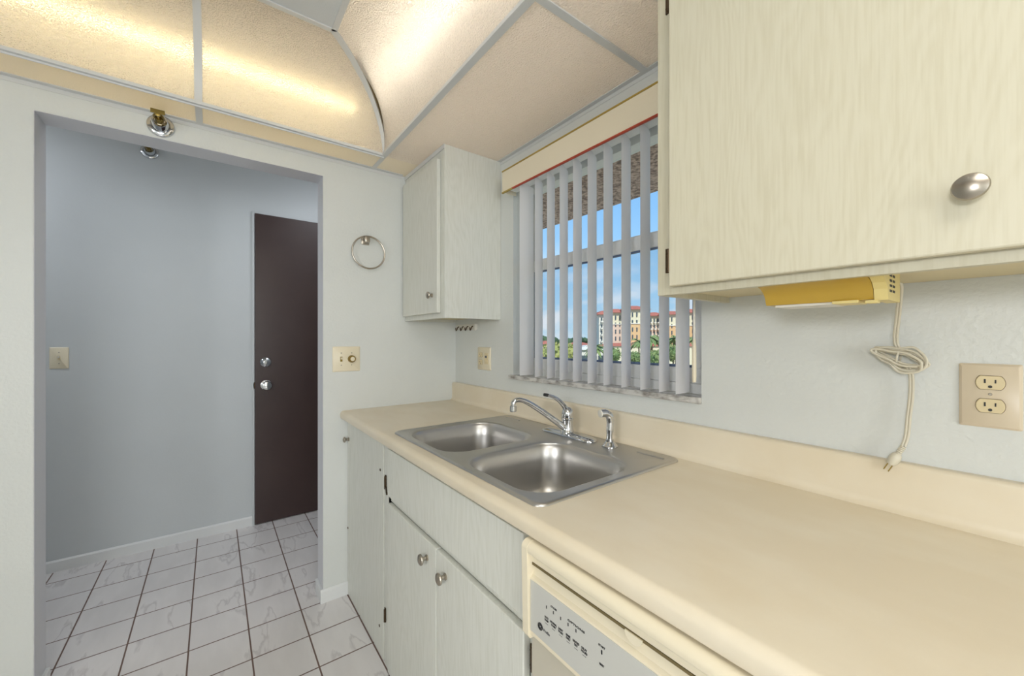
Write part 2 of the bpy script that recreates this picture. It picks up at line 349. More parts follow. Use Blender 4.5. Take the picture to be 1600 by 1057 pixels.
# hall door
d1 = thing('door_1', 'dark brown painted entry door in the hall', 'door', (-1.13, -.45, 0)); d1['kind'] = 'structure'
MB().box(-1.150, -1.128, -.92, .04, .006, 2.127, .002).build('door_leaf', M['door'], d1)
MB().box(-1.152, -1.135, -.935, -.924, 0, 2.14).build('door_frame', M['hallwall'], d1)
MB().lathe([(0, 0), (.031, 0), (.033, .004), (.026, .012), (.014, .016), (.014, .02), (0, .021)], (-1.128, -.858, 1.11), (1, 0, 0)).build('deadbolt', M['chrome'], d1, True)
k = MB().lathe([(0, 0), (.034, 0), (.034, .005), (.02, .009), (.013, .02), (.014, .034), (.027, .042), (.032, .056), (.027, .068), (.014, .072), (0, .073)], (-1.128, -.855, .952), (1, 0, 0)).build('door_knob', M['chrome'], d1, True)
MB().box(-1.149, -1.135, -.932, -.918, .93, .975, .003).build('strike_plate', M['hinge'], d1)

# ================================================================== ceiling tray
A0, B0, RC = .177, -.4885, .291         # cove springing lines and horizontal run
YR, XR = -1.191, 1.30                   # rib positions
YB = -2.05                              # springing of the opposite cove
hh = ZC-ZT
def cov(th): return RC*(1-math.cos(th)), ZT+hh*math.sin(th)
# flat border panels
e_ = MB(); e_.box(0, A0, B0, 0, ZT, ZT+.006); e_.box(0, A0, YL, B0, ZT, ZT+.006)
struct(e_.build('ceiling_end_border', M['strip']), 'narrow cream flat border panels above the doorway', 'ceiling')
for i, (a, c) in enumerate(((A0, XR), (XR, 2.42), (2.42, 3.6))):
    struct(MB().box(a, c, B0, 0, ZT, ZT+.006).build('ceiling_window_border', M['acrylic2']), ['textured beige flat ceiling panel nearest the corner cabinet', 'textured beige flat ceiling panel beside the big upper cabinet', 'textured beige flat ceiling panel furthest right'][i], 'ceiling')
struct(MB().box(3.6, XE, YL, 0, ZT, ZT+.006).build('ceiling_rear', M['strip']), 'flat ceiling behind the kitchen', 'ceiling')
struct(MB().box(A0, 3.6, YL, YB, ZT, ZT+.006).build('ceiling_left_border', M['strip']), 'flat border panels on the left of the kitchen', 'ceiling')
# coved acrylic panels
def bow(th): return .050*math.sin(max(0, min(1, (th-.02)/1.25))*math.pi)**1.3
def cove_end(y1, mitre):
    def f(u, v):
        th = u*math.pi/2; s_, z = cov(th); y0 = B0-s_ if mitre else YR
        return (A0+s_, y0+(y1-y0)*v, z)
    return MB().grid(f, 18, 6)
struct(cove_end(YR, True).build('ceiling_cove_end', M['acrylic'], smooth=True), 'curved glowing textured panel right of the rib above the doorway', 'ceiling')
struct(cove_end(-1.90, False).build('ceiling_cove_end', M['acrylic'], smooth=True), 'curved glowing textured panel left of the rib above the doorway', 'ceiling')
def cw(u, v):
    th = u*math.pi/2; s_, z = cov(th); x0 = A0+s_+bow(th); return (x0+(XR-x0)*v, B0-s_, z)
struct(MB().grid(cw, 18, 8).build('ceiling_cove_window', M['acrylic_w'], smooth=True), 'curved textured light panel above the sink side', 'ceiling')
def cw2(u, v):
    th = u*math.pi/2; s_, z = cov(th); return (XR+(3.6-XR)*v, B0-s_, z)
struct(MB().grid(cw2, 18, 8).build('ceiling_cove_window', M['acrylic_w'], smooth=True), 'curved textured light panel behind the camera side', 'ceiling')
def cl(u, v):
    th = u*math.pi/2; s_, z = cov(th); return (A0+(3.6-A0)*v, YB+s_, z)
struct(MB().grid(cl, 18, 4).build('ceiling_cove_left', M['acrylic'], smooth=True), 'curved textured light panel on the left of the tray', 'ceiling')
struct(MB().box(A0+RC, 3.6, YB+RC, B0-RC, ZC, ZC+.006).build('ceiling_centre', M['flatpanel']), 'raised flat white centre panel', 'ceiling')
struct(MB().box(3.6, 3.62, YL, 0, ZT, HI).build('ceiling_riser', M['strip']), 'vertical end of the raised tray', 'ceiling')
gs = MB(); b = gs.b; rows = []
for i in range(13):
    th = R(12+58*i/12); s_ = (RC+.014)*(1-math.cos(th))-.014; z = ZT+(hh+.014)*math.sin(th); rows.append([b.verts.new((A0+s_+o_, B0-s_, z)) for o_ in (-.02, .07)])
for P_, Q_ in zip(rows, rows[1:]): b.faces.new((P_[0], P_[1], Q_[1], Q_[0]))
bmesh.ops.solidify(b, geom=b.faces[:], thickness=.002)
struct(gs.build('trim_12', M['gap_shade'], smooth=True), 'dark strip added as shade in the gap beside the mitre rib', 'trim')
# grid bars
g = MB(); g.box(A0-.012, A0+.012, YL, B0+.012, ZT-.004, ZT+.008, .001); g.box(A0-.003, A0+.0, YL, B0, ZT-.010, ZT)
struct(g.build('trim_1', M['grid']), 'white metal ceiling bar along the foot of the doorway cove', 'trim')
struct(MB().box(A0+.012, 3.6, B0-.0125, B0+.0125, ZT-.004, ZT+.008, .001).build('trim_2', M['grid']), 'white metal ceiling bar along the foot of the window cove', 'trim')
struct(MB().box(XR-.012, XR+.012, B0+.0125, -.002, ZT-.0035, ZT+.006, .001).build('trim_3', M['grid']), 'short white ceiling bar running to the window wall', 'trim')
g = MB(); g.box(0, .022, YL, -.331, ZT-.003, ZT+.003); g.box(0, .002, YL, -.331, ZT-.018, ZT)
struct(g.build('trim_4', M['grid']), 'wall angle trim at the top of the doorway wall', 'trim')
g = MB(); g.box(.46, XE, -.020, 0, ZT-.003, ZT+.003); g.box(.46, XE, -.002, 0, ZT-.016, ZT)
struct(g.build('trim_5', M['grid']), 'wall angle trim at the top of the window wall', 'trim')
struct(MB().box(.022, A0-.012, YR-.011, YR+.011, ZT-.0035, ZT+.006).build('trim_6', M['grid']), 'short bar across the border strip above the doorway', 'trim')
struct(MB().box(.022, A0-.012, B0-.008, B0+.012, ZT-.0035, ZT+.006).build('trim_7', M['grid']), 'short bar at the tray corner by the corner cabinet', 'trim')
def rib(path_fn, wv, name, label, n=18):
    m = MB(); b = m.b; rows = []
    for i in range(n+1):
        th = i/n*math.pi/2; p = Vector(path_fn(th)); p2 = Vector(path_fn(min(th+.01, math.pi/2))); p1 = Vector(path_fn(max(th-.01, 0)))
        t_ = (p2-p1).normalized(); nn = t_.cross(Vector(wv)).normalized(); wd = Vector(wv)
        rows.append([b.verts.new(p+wd*a_+nn*c_) for a_, c_ in ((-1, -.0045), (1, -.0045), (1, .0045), (-1, .0045))])
    for A_, C_ in zip(rows, rows[1:]):
        for k_ in range(4): b.faces.new((A_[k_], A_[(k_+1) % 4], C_[(k_+1) % 4], C_[k_]))
    b.faces.new(rows[0]); b.faces.new(rows[-1][::-1])
    struct(m.build(name, M['grid'], smooth=True), label, 'trim')
rib(lambda th: (A0+cov(th)[0], YR, cov(th)[1]), (0, .012, 0), 'trim_8', 'curved white rib dividing the glowing cove panels above the doorway')
q = .0135/math.sqrt(2)
rib(lambda th: (A0+cov(th)[0], B0-cov(th)[0], cov(th)[1]), (q, q, 0), 'trim_9', 'curved white mitre rib at the corner of the ceiling tray')
rib(lambda th: (XR, B0-cov(th)[0], cov(th)[1]), (.012, 0, 0), 'trim_10', 'curved white rib in the window cove behind the camera')
g = MB(); x1, y1 = A0+RC, B0-RC
g.box(x1-.010, x1+.010, YB+RC, y1+.01, ZC-.004, ZC+.006); g.box(x1, 3.6, y1-.010, y1+.010, ZC-.004, ZC+.006)
struct(g.build('trim_11', M['grid']), 'white bars framing the raised centre panel', 'trim')
def tube_fix(name, a, b2, mt, label):
    o = thing(name, label, 'light', ((a[0]+b2[0])/2, (a[1]+b2[1])/2, a[2]-.02), 'fluorescent tubes behind the coved panels')
    MB().tube([a, b2], .013, 16).build('tube', mt, o, True)
    a_, b_ = Vector(a), Vector(b2); d_ = (b_-a_).normalized()
    for P_, s_ in ((a_, -1), (b_, 1)):
        MB().tube([P_, P_+d_*s_*.012], .0135, 16).build('end_cap', M['grid'], o, True)
        MB().tube([P_+d_*s_*.012, P_+d_*s_*.02], .02, 12).build('lamp_holder', M['white_pl'], o)
    m_ = MB(); lo = [min(a[i], b2[i])-.02 for i in range(3)]; hi_ = [max(a[i], b2[i])+.02 for i in range(3)]
    m_.box(lo[0], hi_[0], lo[1], hi_[1], a[2]+.05, a[2]+.09, .004).build('lamp_housing', M['white_pl'], o)
tube_fix('fluorescent_tube', (.105, -.60, 2.375), (.105, -1.80, 2.375), M['tube'], 'warm fluorescent tube glowing through the cove panels above the doorway')
tube_fix('fluorescent_tube', (.30, -.49, 2.465), (1.50, -.49, 2.465), M['tube2'], 'pale fluorescent tube glowing through the cove panel on the sink side')
tube_fix('fluorescent_tube', (1.62, -.49, 2.465), (2.82, -.49, 2.465), M['tube2'], 'pale fluorescent tube glowing through the cove nearest the big cabinet')

# ================================================================== window
win = thing('window_1', 'single-hung kitchen window with pale aluminium frame and marble sill', 'window', (1.02, .09, WZ0)); win['kind'] = 'structure'
f = MB(); y0, y1 = .065, .125
f.box(WX0, WX0+.035, y0, y1, WZ0, WZ1); f.box(WX1-.035, WX1, y0, y1, WZ0, WZ1); f.box(WX0+.035, WX1-.035, y0, y1, WZ0, WZ0+.03); f.box(WX0+.035, WX1-.035, y0, y1, WZ1-.03, WZ1)
f.build('window_frame', M['alu'], win)
s_ = MB(); s_.box(WX0+.035, WX1-.035, .072, .094, 1.588, 1.640, .003)
s_.box(WX0+.035, WX1-.035, .072, .094, WZ0+.03, 1.178, .003); s_.box(WX0+.035, WX0+.065, .074, .092, 1.178, 1.588); s_.box(WX1-.065, WX1-.035, .074, .092, 1.178, 1.588)
s_.build('lower_sash', M['alu'], win)
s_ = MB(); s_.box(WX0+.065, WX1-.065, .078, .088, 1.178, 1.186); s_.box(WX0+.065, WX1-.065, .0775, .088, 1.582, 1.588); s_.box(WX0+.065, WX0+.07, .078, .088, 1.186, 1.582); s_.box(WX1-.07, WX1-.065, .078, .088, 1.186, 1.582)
s_.build('sash_reflection', M['sash_reflection'], win)
s_ = MB(); s_.box(WX0+.035, WX0+.055, .1, .118, 1.640, WZ1-.03); s_.box(WX1-.055, WX1-.035, .1, .118, 1.640, WZ1-.03); s_.box(WX0+.055, WX1-.055, .1, .118, 1.62, 1.650)
s_.build('upper_sash', M['alu'], win)
MB().grid(lambda u, v: (WX0+.068+u*(WX1-WX0-.136), .083, 1.184+v*.400), 1, 1).build('lower_pane', M['glass'], win)
MB().grid(lambda u, v: (WX0+.05+u*(WX1-WX0-.10), .109, 1.645+v*(WZ1-1.67)), 1, 1).build('upper_pane', M['glass'], win)
MB().grid(lambda u, v: (WX0+.03+u*(WX1-WX0-.06), .121, 1.13+v*.49), 1, 1).build('insect_screen', M['screen'], win)
MB().box(WX0-.022, WX1+.001, -.014, .066, WZ0-.019, WZ0, .003).build('window_sill', M['marble'], win, label='grey veined marble sill')

# vertical blind
vb = thing('vertical_blind', 'off-white vertical blind with open vanes and cream valance at the kitchen window', 'blind', (1.03, -.03, WZ0+.01))
v = MB(); v.box(.583, 1.535, -.078, -.072, 1.948, 2.040, .001); v.box(.583, .589, -.072, -.0005, 1.948, 2.040)
val = v.build('valance', M['valance'], vb)
MB().box(.582, 1.535, -.080, -.071, 2.040, 2.046, .001).build('valance_trim', M['gold'], val, label='gold strip along the valance top')
MB().box(.582, .66, -.0805, -.071, 1.942, 1.948, .001).build('valance_trim', M['gold'], val, label='gold end of the valance bottom edge')
MB().box(.66, 1.535, -.0805, -.071, 1.942, 1.948, .001).build('valance_trim', M['redtrim'], val, label='rust red strip along the valance bottom')
MB().box(.60, 1.533, -.045, -.005, 1.958, 1.995, .002).build('headrail', M['alu'], vb)
def vane(x, ang, yc=-.022, w_=.088, zt=1.958, zb=1.108):
    a = R(ang); dx, dy = -math.cos(a), math.sin(a); px, py = dy, -dx
    def fn(u, v_):
        s1 = (u-.5)*w_; c1 = .005*(1-(2*u-1)**2)
        return (x+dx*s1+px*c1, yc+dy*s1+py*c1, zb+(zt-zb)*v_)
    m = MB().grid(fn, 8, 1); m.build('vane', M['vane'], vb, True)
VX = [(.694, 84), (.7776, 63.3), (.8547, 64.5), (.9309, 66.5), (1.0055, 68.5), (1.080, 70.5), (1.1546, 72), (1.2315, 73.5), (1.3067, 76), (1.3745, 78), (1.4355, 86)]
for i, (x, a) in enumerate(VX): vane(x, a)
wd = MB().tube([(1.487, -.052, 1.955), (1.487, -.052, 1.26)], .0035, 8).build('wand', M['white_pl'], vb, True)
MB().lathe([(0, 0), (.005, .002), (.0062, .02), (.0058, .10), (.0035, .125), (0, .126)], (1.487, -.052, 1.145), (0, 0, 1), 12).build('wand_handle', M['valance'], wd, True)

# ================================================================== knobs & hinges
def knob(o, ax, parent, r=.0165, m='nickel'):
    return MB().lathe([(0, 0), (.0095, 0), (.0095, .003), (.006, .006), (.0055, .013), (r*.62, .016), (r*.96, .019), (r, .0215), (r*.93, .0245), (r*.6, .0275), (0, .029)], o, ax, 28).build('knob', M[m], parent, True, label='round brushed metal knob')
def hinge(x, y, z, parent, h=.05, face=-1):
    m = MB(); m.box(x-.006, x+.006, y-.0035, y, z-h/2, z+h/2, .001); m.tube([(x+.004, y-.005, z-h/2+.003), (x+.004, y-.005, z+h/2-.003)], .0038, 8)
    for zz in (-.016, .016): m.lathe([(0, 0), (.003, 0), (.002, .0015), (0, .0015)], (x-.003, y-.0035, z+zz), (0, -1, 0), 8)
    return m.build('hinge', M['hinge'], parent, label='small dark bronze hinge')
def door_panel(x0, x1, z0, z1, yf, th, m, parent, name='door'):
    # slab with a back-bevelled edge, front at y=yf
    b_ = MB(); b_.box(x0, x1, yf, yf+th, z0, z1, .003, 2); return b_.build(name, m, parent)

# corner wall cabinet
c1 = thing('wall_cabinet', 'small pickled oak wall cabinet in the corner left of the window', 'cabinet', (.235, -.155, 1.366))
CX = .462
b_ = MB(); b_.box(.001, CX, -.311, -.001, 1.384, ZT-.001); b_.box(.001, CX, -.311, -.293, 1.366, 1.384); b_.box(CX-.018, CX, -.293, -.001, 1.366, 1.384); b_.box(.001, .012, -.293, -.001, 1.366, 1.384)
b_.build('cabinet_body', M['oak'], c1)
MB().box(.012, CX-.018, -.293, -.001, 1.382, 1.3845).build('bottom_panel', M['wood_raw'], c1)
dr = door_panel(.018, CX-.036, 1.390, 2.095, -.331, .0195, M['oak'], c1)
knob((.375, -.331, 1.473), (0, -1, 0), dr)
MB().box(.0, CX+.004, -.316, -.3115, ZT-.022, ZT-.002, .001).build('cornice_strip', M['grid'], c1)

# big wall cabinet
X2 = 1.545; XQ = 2.62
c2 = thing('wall_cabinet', 'large pickled oak wall cabinet in the right foreground above the counter', 'cabinet', ((X2+XQ)/2, -.16, 1.37))
b_ = MB(); b_.box(X2, XQ, -.320, -.001, 1.392, ZT-.001); b_.box(X2, XQ, -.320, -.302, 1.370, 1.392); b_.box(X2, X2+.016, -.302, -.001, 1.370, 1.392); b_.box(XQ-.016, XQ, -.302, -.001, 1.370, 1.392)
b_.build('cabinet_body', M['oak_warmlit'], c2)
MB().box(X2+.016, XQ-.016, -.302, -.001, 1.385, 1.3925).build('bottom_panel', M['wood_raw'], c2)
da = door_panel(1.585, 2.085, 1.386, 2.12, -.342, .0185, M['oak_warmlit'], c2)
knob((2.024, -.342, 1.467), (0, -1, 0), da, .0175)
db = door_panel(2.095, 2.60, 1.386, 2.12, -.342, .0185, M['oak_warmlit'], c2)
knob((2.156, -.342, 1.467), (0, -1, 0), db, .0175)
hinge(1.572, -.3203, 1.447, c2, .055); hinge(1.572, -.3203, 2.035, c2, .055)

# ================================================================== base cabinets
CT0 = .876
bc = thing('base_cabinet', 'narrow full-height pickled oak base cabinet against the doorway wall', 'cabinet', (.27, -.3, 0))
b_ = MB(); b_.box(.0005, .529, -.603, -.001, 0, CT0-.002); b_.build('cabinet_body', M['oak'], bc)
dp = MB().box(.004, .526, -.611, -.6035, .004, CT0-.006, .0015).build('door', M['oak'], bc)
knob((.030, -.611, .775), (0, -1, 0), dp, .014)
for (x, z) in ((.490, .745), (.012, .33), (.480, .115)):
    MB().lathe([(0, 0), (.006, 0), (.005, .002), (0, .0025)], (x, -.611, z), (0, -1, 0), 10).build('screw_cap', M['hinge'], dp, True, label='small dark screw head')
sc_ = thing('sink_cabinet', 'pickled oak sink base cabinet with two doors and a false drawer front', 'cabinet', (1.0, -.3, 0))
b_ = MB(); b_.box(.530, .630, -.608, -.001, 0, CT0-.002); b_.box(1.430, 1.448, -.608, -.001, .03, CT0-.002); b_.box(.580, 1.430, -.608, -.59, .03, .09); b_.box(.580, 1.430, -.608, -.59, .60, .72); b_.box(.58, 1.43, -.608, -.59, .80, CT0-.002); b_.box(1.00, 1.04, -.608, -.59, .09, .6); b_.box(.58, 1.43, -.02, -.001, .03, CT0-.002); b_.box(.58, 1.43, -.59, -.02, .03, .05)
b_.build('cabinet_body', M['oak'], sc_)
MB().box(.630, 1.448, -.600, -.58, 0, .03).build('toe_kick', M['dwdoor'], sc_)
MB().box(.618, 1.430, -.628, -.6085, .686, .862, .002).build('false_drawer_front', M['oak'], sc_)
rl = MB(); rl.box(.618, 1.430, -.6135, -.6085, .662, .684, .001); rl.build('rail_moulding', M['oak'], sc_)
d2 = door_panel(.618, 1.0215, .030, .658, -.628, .0195, M['oak'], sc_); d3 = door_panel(1.0255, 1.430, .030, .658, -.628, .0195, M['oak'], sc_)
for dd, x in ((d2, .962), (d3, 1.082)): knob((x, -.628, .607), (0, -1, 0), dd, .0165)
hinge(.548, -.6085, .712, sc_, .055); hinge(.543, -.6085, .193, sc_, .055); hinge(1.438, -.6085, .600, sc_, .055)
MB().tube([(.552, -.611, .694), (.585, -.620, .694), (.603, -.626, .694), (.616, -.629, .690)], .0035, 6).build('hinge', M['hinge'], sc_, label='small dark bronze hinge')
b3 = thing('base_cabinet', 'pickled oak base cabinet right of the dishwasher under the counter', 'cabinet', (2.4, -.3, 0))
MB().box(2.07, 2.72, -.603, -.001, 0, CT0-.002).build('cabinet_body', M['oak'], b3)
d5 = door_panel(2.08, 2.70, .03, .858, -.6235, .0195, M['oak'], b3); knob((2.12, -.6235, .62), (0, -1, 0), d5)

# ================================================================== countertop
ct = thing('countertop', 'long beige laminate countertop with rounded front edge and backsplash', 'countertop', (1.35, -.32, CT0))
CZ = .914; XC = 2.72; b_ = MB()
nose = [(-.590, CT0), (-.590, CZ)] + [(-.628+.0175*math.cos(R(a)), CZ-.0175+.0175*math.sin(R(a))) for a in range(90, 181, 10)] + [(-.6455, CT0+.008), (-.643, CT0+.002), (-.638, CT0)]
b_.prism(nose, 0, .0, XC)
b_.box(0, .63, -.590, -.085, CT0, CZ); b_.box(1.425, XC, -.590, -.085, CT0, CZ); b_.box(0, XC, -.085, -.0005, CT0, CZ)
bmesh.ops.remove_doubles(b_.b, verts=b_.b.verts[:], dist=1e-5)
b_.build('worktop', M['counter'], ct, True, angle=30)
bs = [(-.0005, CZ), (-.0005, 1.016)] + [(-.014+.009*math.cos(R(a)), 1.007+.009*math.sin(R(a))) for a in range(80, 181, 10)] + [(-.023, CZ+.02), (-.0245, CZ+.010), (-.029, CZ+.004), (-.036, CZ+.0003), (-.036, CZ)]
MB().prism(bs, 0, .0005, XC).build('backsplash', M['counter'], ct, True, angle=30)

# ================================================================== sink
def rrect(x0, x1, y0, y1, r, z, n=7):
    P_ = []
    for cx, cy, a0 in ((x1-r, y1-r, 0), (x0+r, y1-r, 90), (x0+r, y0+r, 180), (x1-r, y0+r, 270)):
        for i in range(n+1):
            a = R(a0+90*i/n); P_.append((cx+r*math.cos(a), cy+r*math.sin(a), z))
    return P_
sk = thing('kitchen_sink', 'double-bowl stainless steel drop-in sink', 'sink', (1.027, -.33, CZ))
SX0, SX1, SY0, SY1 = .603, 1.450, -.603, -.052
m = MB(); b = m.b
outer = [rrect(SX0, SX1, SY0, SY1, .028, CZ+.0005), rrect(SX0+.001, SX1-.001, SY0+.001, SY1-.001, .028, CZ+.004), rrect(SX0+.006, SX1-.006, SY0+.006, SY1-.006, .026, CZ+.0068), rrect(SX0+.012, SX1-.012, SY0+.012, SY1-.012, .024, CZ+.0052)]
ro = m.loft(outer, False)
bowls = []
for (x0, x1, y0, y1) in ((.640, 1.008, -.582, -.196), (1.052, 1.418, -.582, -.196)):
    lp = []
    for dpt, ins, rr in ((.0052, 0, .092), (.0045, .003, .09), (.0025, .0085, .086), (0, .0095, .084), (-.003, .012, .082), (-.010, .0165, .078), (-.05, .021, .075), (-.10, .026, .072), (-.135, .031, .07), (-.155, .040, .068), (-.166, .055, .06), (-.172, .08, .05), (-.174, .12, .03)):
        lp.append(rrect(x0+ins, x1-ins, y0+ins, y1-ins, rr, CZ+dpt))
    bowls.append(m.loft(lp, True))
eds = []
for ring in [ro[-1]]+[bw[0] for bw in bowls]:
    for k in range(len(ring)): eds.append(b.edges.get((ring[k], ring[(k+1) % len(ring)])))
bmesh.ops.triangle_fill(b, use_beauty=True, use_dissolve=False, edges=eds)
m.build('sink_basin', M['steel'], sk, True, angle=50)
for cx in (.824, 1.235):
    MB().lathe([(0, .001), (.03, .001), (.034, .004), (.042, .004), (.044, .0)], (cx, -.39, CZ-.174), (0, 0, 1), 28).build('drain', M['chrome'], sk, True)
for (xa, xb) in ((.64, .74), (1.33, 1.42)):
    MB().tube([(xa, -.098, CZ+.0054), (xb, -.098, CZ+.0054)], .0028, 8).build('deck_bead', M['steel'], sk, True)

# faucet
ZD = CZ+.0058
fa = thing('kitchen_faucet', 'chrome single-lever faucet behind the sink bowls', 'faucet', (1.045, -.116, ZD))
def stadium(cx, cy, L_, w_, z, n=10):
    P_ = []
    for s0, a0 in ((1, -90), (-1, 90)):
        for i in range(n+1):
            a = R(a0+180*i/n); P_.append((cx+s0*(L_/2-w_/2)+w_/2*math.cos(a), cy+w_/2*math.sin(a), z))
    return P_
m = MB(); m.loft([stadium(1.048, -.116, .255, .056, ZD), stadium(1.048, -.116, .255, .056, ZD+.004), stadium(1.048, -.116, .246, .048, ZD+.008), stadium(1.048, -.116, .20, .034, ZD+.013), stadium(1.048, -.116, .12, .02, ZD+.015)])
m.build('base_plate', M['chrome'], fa, True, angle=60)
MB().lathe([(.026, 0), (.0255, .006), (.022, .014), (.0205, .02), (.0205, .050), (.0225, .052), (.0225, .056), (.0205, .058), (.021, .064), (.0215, .074), (.019, .086), (.012, .094), (0, .097)], (1.045, -.116, ZD+.006), (0, 0, 1), 28).build('faucet_body', M['chrome'], fa, True)
sp = catmull([(1.043, -.130, ZD+.030), (1.036, -.165, ZD+.055), (1.022, -.225, ZD+.098), (1.009, -.275, ZD+.130), (1.002, -.302, ZD+.140), (.998, -.318, ZD+.139), (.996, -.325, ZD+.131), (.996, -.326, ZD+.121)], 6)
nn = len(sp); m = MB().tube(sp, [.0125-.0045*min(1, i/(nn*.5)) for i in range(nn)], 14); m.lathe([(.0085, 0), (.0115, .001), (.0118, .018), (.0095, .021), (0, .021)], (.996, -.3265, ZD+.122), (0, 0, -1), 18)
m.build('spout', M['chrome'], fa, True)
lv = catmull([(1.045, -.116, ZD+.084), (1.042, -.128, ZD+.104), (1.036, -.150, ZD+.128), (1.028, -.176, ZD+.144), (1.021, -.197, ZD+.150)], 6)
nn = len(lv); MB().tube(lv, [.013-.0085*(i/(nn-1))**.6 for i in range(nn)], 12, ov=1.2).build('lever', M['chrome'], fa, True)
MB().tube([(1.023, -.191, ZD+.149), (1.018, -.206, ZD+.152)], .0058, 10).build('lever_tip', M['ink'], fa, True, label='dark tip of the lever')
sr = thing('side_sprayer', 'chrome pull-out side sprayer standing right of the faucet', 'sprayer', (1.2386, -.117, ZD))
MB().lathe([(.026, 0), (.026, .004), (.021, .008), (.018, .014), (.0135, .018), (.0135, .024), (0, .024)], (1.2386, -.117, ZD), (0, 0, 1), 24).build('sprayer_base', M['chrome'], sr, True)
hb = MB().tube(catmull([(1.2386, -.117, ZD+.022), (1.2386, -.116, ZD+.05), (1.2386, -.114, ZD+.085), (1.2375, -.118, ZD+.100), (1.2335, -.131, ZD+.109), (1.2285, -.149, ZD+.1095)], 6), [.0105]*6+[.0118]*6+[.0125]*6+[.0125]*6+[.0125]*7, 16)
hb.build('sprayer_handle', M['chrome'], sr, True)
MB().lathe([(.0125, 0), (.0125, .003), (.010, .004), (0, .003)], (1.2285, -.149, ZD+.1095), (-.26, -.96, -.02), 16).build('spray_nozzle', M['white_pl'], sr, True, label='pale round spray face')

# ================================================================== dishwasher
dw = thing('dishwasher', 'almond built-in dishwasher with black printed control panel', 'dishwasher', (1.76, -.3, 0))
D0, D1 = 1.460, 2.066
MB().box(D0+.004, D1-.004, -.60, -.03, .012, .858).build('tub', M['dwdoor'], dw)
# console: profile in (y,z): top roll, recess, panel, bottom lip
cons = [(-.602, .8715), (-.642, .8715)] + [(-.642+.014*math.cos(R(a)), .8575+.014*math.sin(R(a))) for a in range(100, 181, 10)] + [(-.6550, .852), (-.650, .8470), (-.645, .845), (-.643, .831), (-.634, .829), (-.630, .826), (-.634, .823), (-.641, .806), (-.6475, .8025), (-.648, .801), (-.648, .692), (-.644, .686), (-.630, .682), (-.602, .682)]
m = MB(); m.prism(cons, 0, D0+.012, D1-.012)
for xa, xb in ((D0, D0+.0165), (D1-.0165, D1)):
    endp = [(-.602, .8722), (-.642, .8722)] + [(-.642+.0147*math.cos(R(a)), .8575+.0147*math.sin(R(a))) for a in range(100, 190, 15)] + [(-.6535, .69), (-.648, .681), (-.602, .679)]
    m.prism(endp, 0, xa, xb)
cn = m.build('control_console', M['dwframe'], dw, True, angle=30)
MB().box(D0+.0168, D1-.0168, -.6435, -.640, .8255, .8300).build('recess_shade', M['shade_olive'], cn, label='dark strip painted as shade under the handle')
MB().box(D0+.0185, D1-.0185, -.6492, -.6478, .700, .799).build('control_panel', M['dwpanel'], cn, label='pale grey printed panel')
lt = MB(); lt.loft([[(1.714+.0155*math.cos(R(a)), y_, .8285+.0145*math.sin(R(a))) for a in range(180, 361, 15)] for y_ in (-.632, -.6455)]); lt.build('latch', M['dwframe'], cn, True)
MB().box(D0+.002, D1-.002, -.634, -.6005, .12, .676, .004).build('door', M['dwdoor'], dw)
MB().box(D0+.004, D1-.004, -.600, -.585, .012, .118).build('kick_plate', M['dwdoor'], dw)
YP = -.6493
def txt(s_, x, z, size, m_, parent, sx=1, align='CENTER'):
    cu = bpy.data.curves.new('t', 'FONT'); cu.body = s_; cu.size = size; cu.offset = size*.03; cu.align_x = align; cu.extrude = .0002; cu.resolution_u = 2
    to = bpy.data.objects.new('t', cu); COL.objects.link(to); bpy.context.view_layer.update()
    me = bpy.data.meshes.new_from_object(to.evaluated_get(bpy.context.evaluated_depsgraph_get())); bpy.data.objects.remove(to)
    me.transform(Matrix.Translation(Vector((x, YP-.0002, z))-Vector(WL[parent])) @ Matrix.Rotation(math.pi/2, 4, 'X') @ Matrix.Diagonal((sx, 1, 1, 1)))
    o = bpy.data.objects.new('lettering', me); COL.objects.link(o); me.materials.append(m_); o.parent = parent; WL[o] = WL[parent]; return o
cols = [1.5258+.0188*i for i in range(6)]
labs = ['POTS\nPANS', 'NORMAL\nWASH', 'LIGHT\nWASH', 'RINSE\nONLY', 'HEATED\nDRY', 'DELAY\nHOURS']
for i, x in enumerate(cols):
    txt(labs[i], x, .7485, .0052, M['ink'], cn, .8)
    if i < 5: MB().box(x-.0011, x+.0011, YP-.0006, YP+.0003, .7672, .7730, .0005).build('button', M['ink'], cn)
    MB().box(x-.004, x+.004, YP-.0002, YP+.0003, .7385, .7392).build('button_underline', M['inkgrey'], cn)
txt('CYCLES', 1.545, .7770, .0046, M['ink'], cn); txt('OPTIONS', 1.601, .7765, .0050, M['ink'], cn, 1.9)
txt('START', 1.6575, .7765, .0046, M['ink'], cn); txt('RESET', 1.6575, .7470, .0046, M['ink'], cn, .8)
MB().box(1.6560, 1.6588, YP-.0006, YP+.0003, .7655, .7725, .0005).build('button', M['ink'], cn)
# round emblem and script word
m = MB(); m.tube([(1.5085+.0058*math.cos(R(a)), YP-.0004, .724+.0058*math.sin(R(a))) for a in range(0, 361, 15)], .0012, 6); m.tube([(1.5085+.0030*math.cos(R(a)), YP-.0004, .724+.0030*math.sin(R(a))) for a in range(0, 361, 20)], .0010, 6)
m.build('emblem', M['ink'], cn, True); txt('Profile', 1.5172, .7205, .0070, M['inkgrey'], cn, .95, 'LEFT')

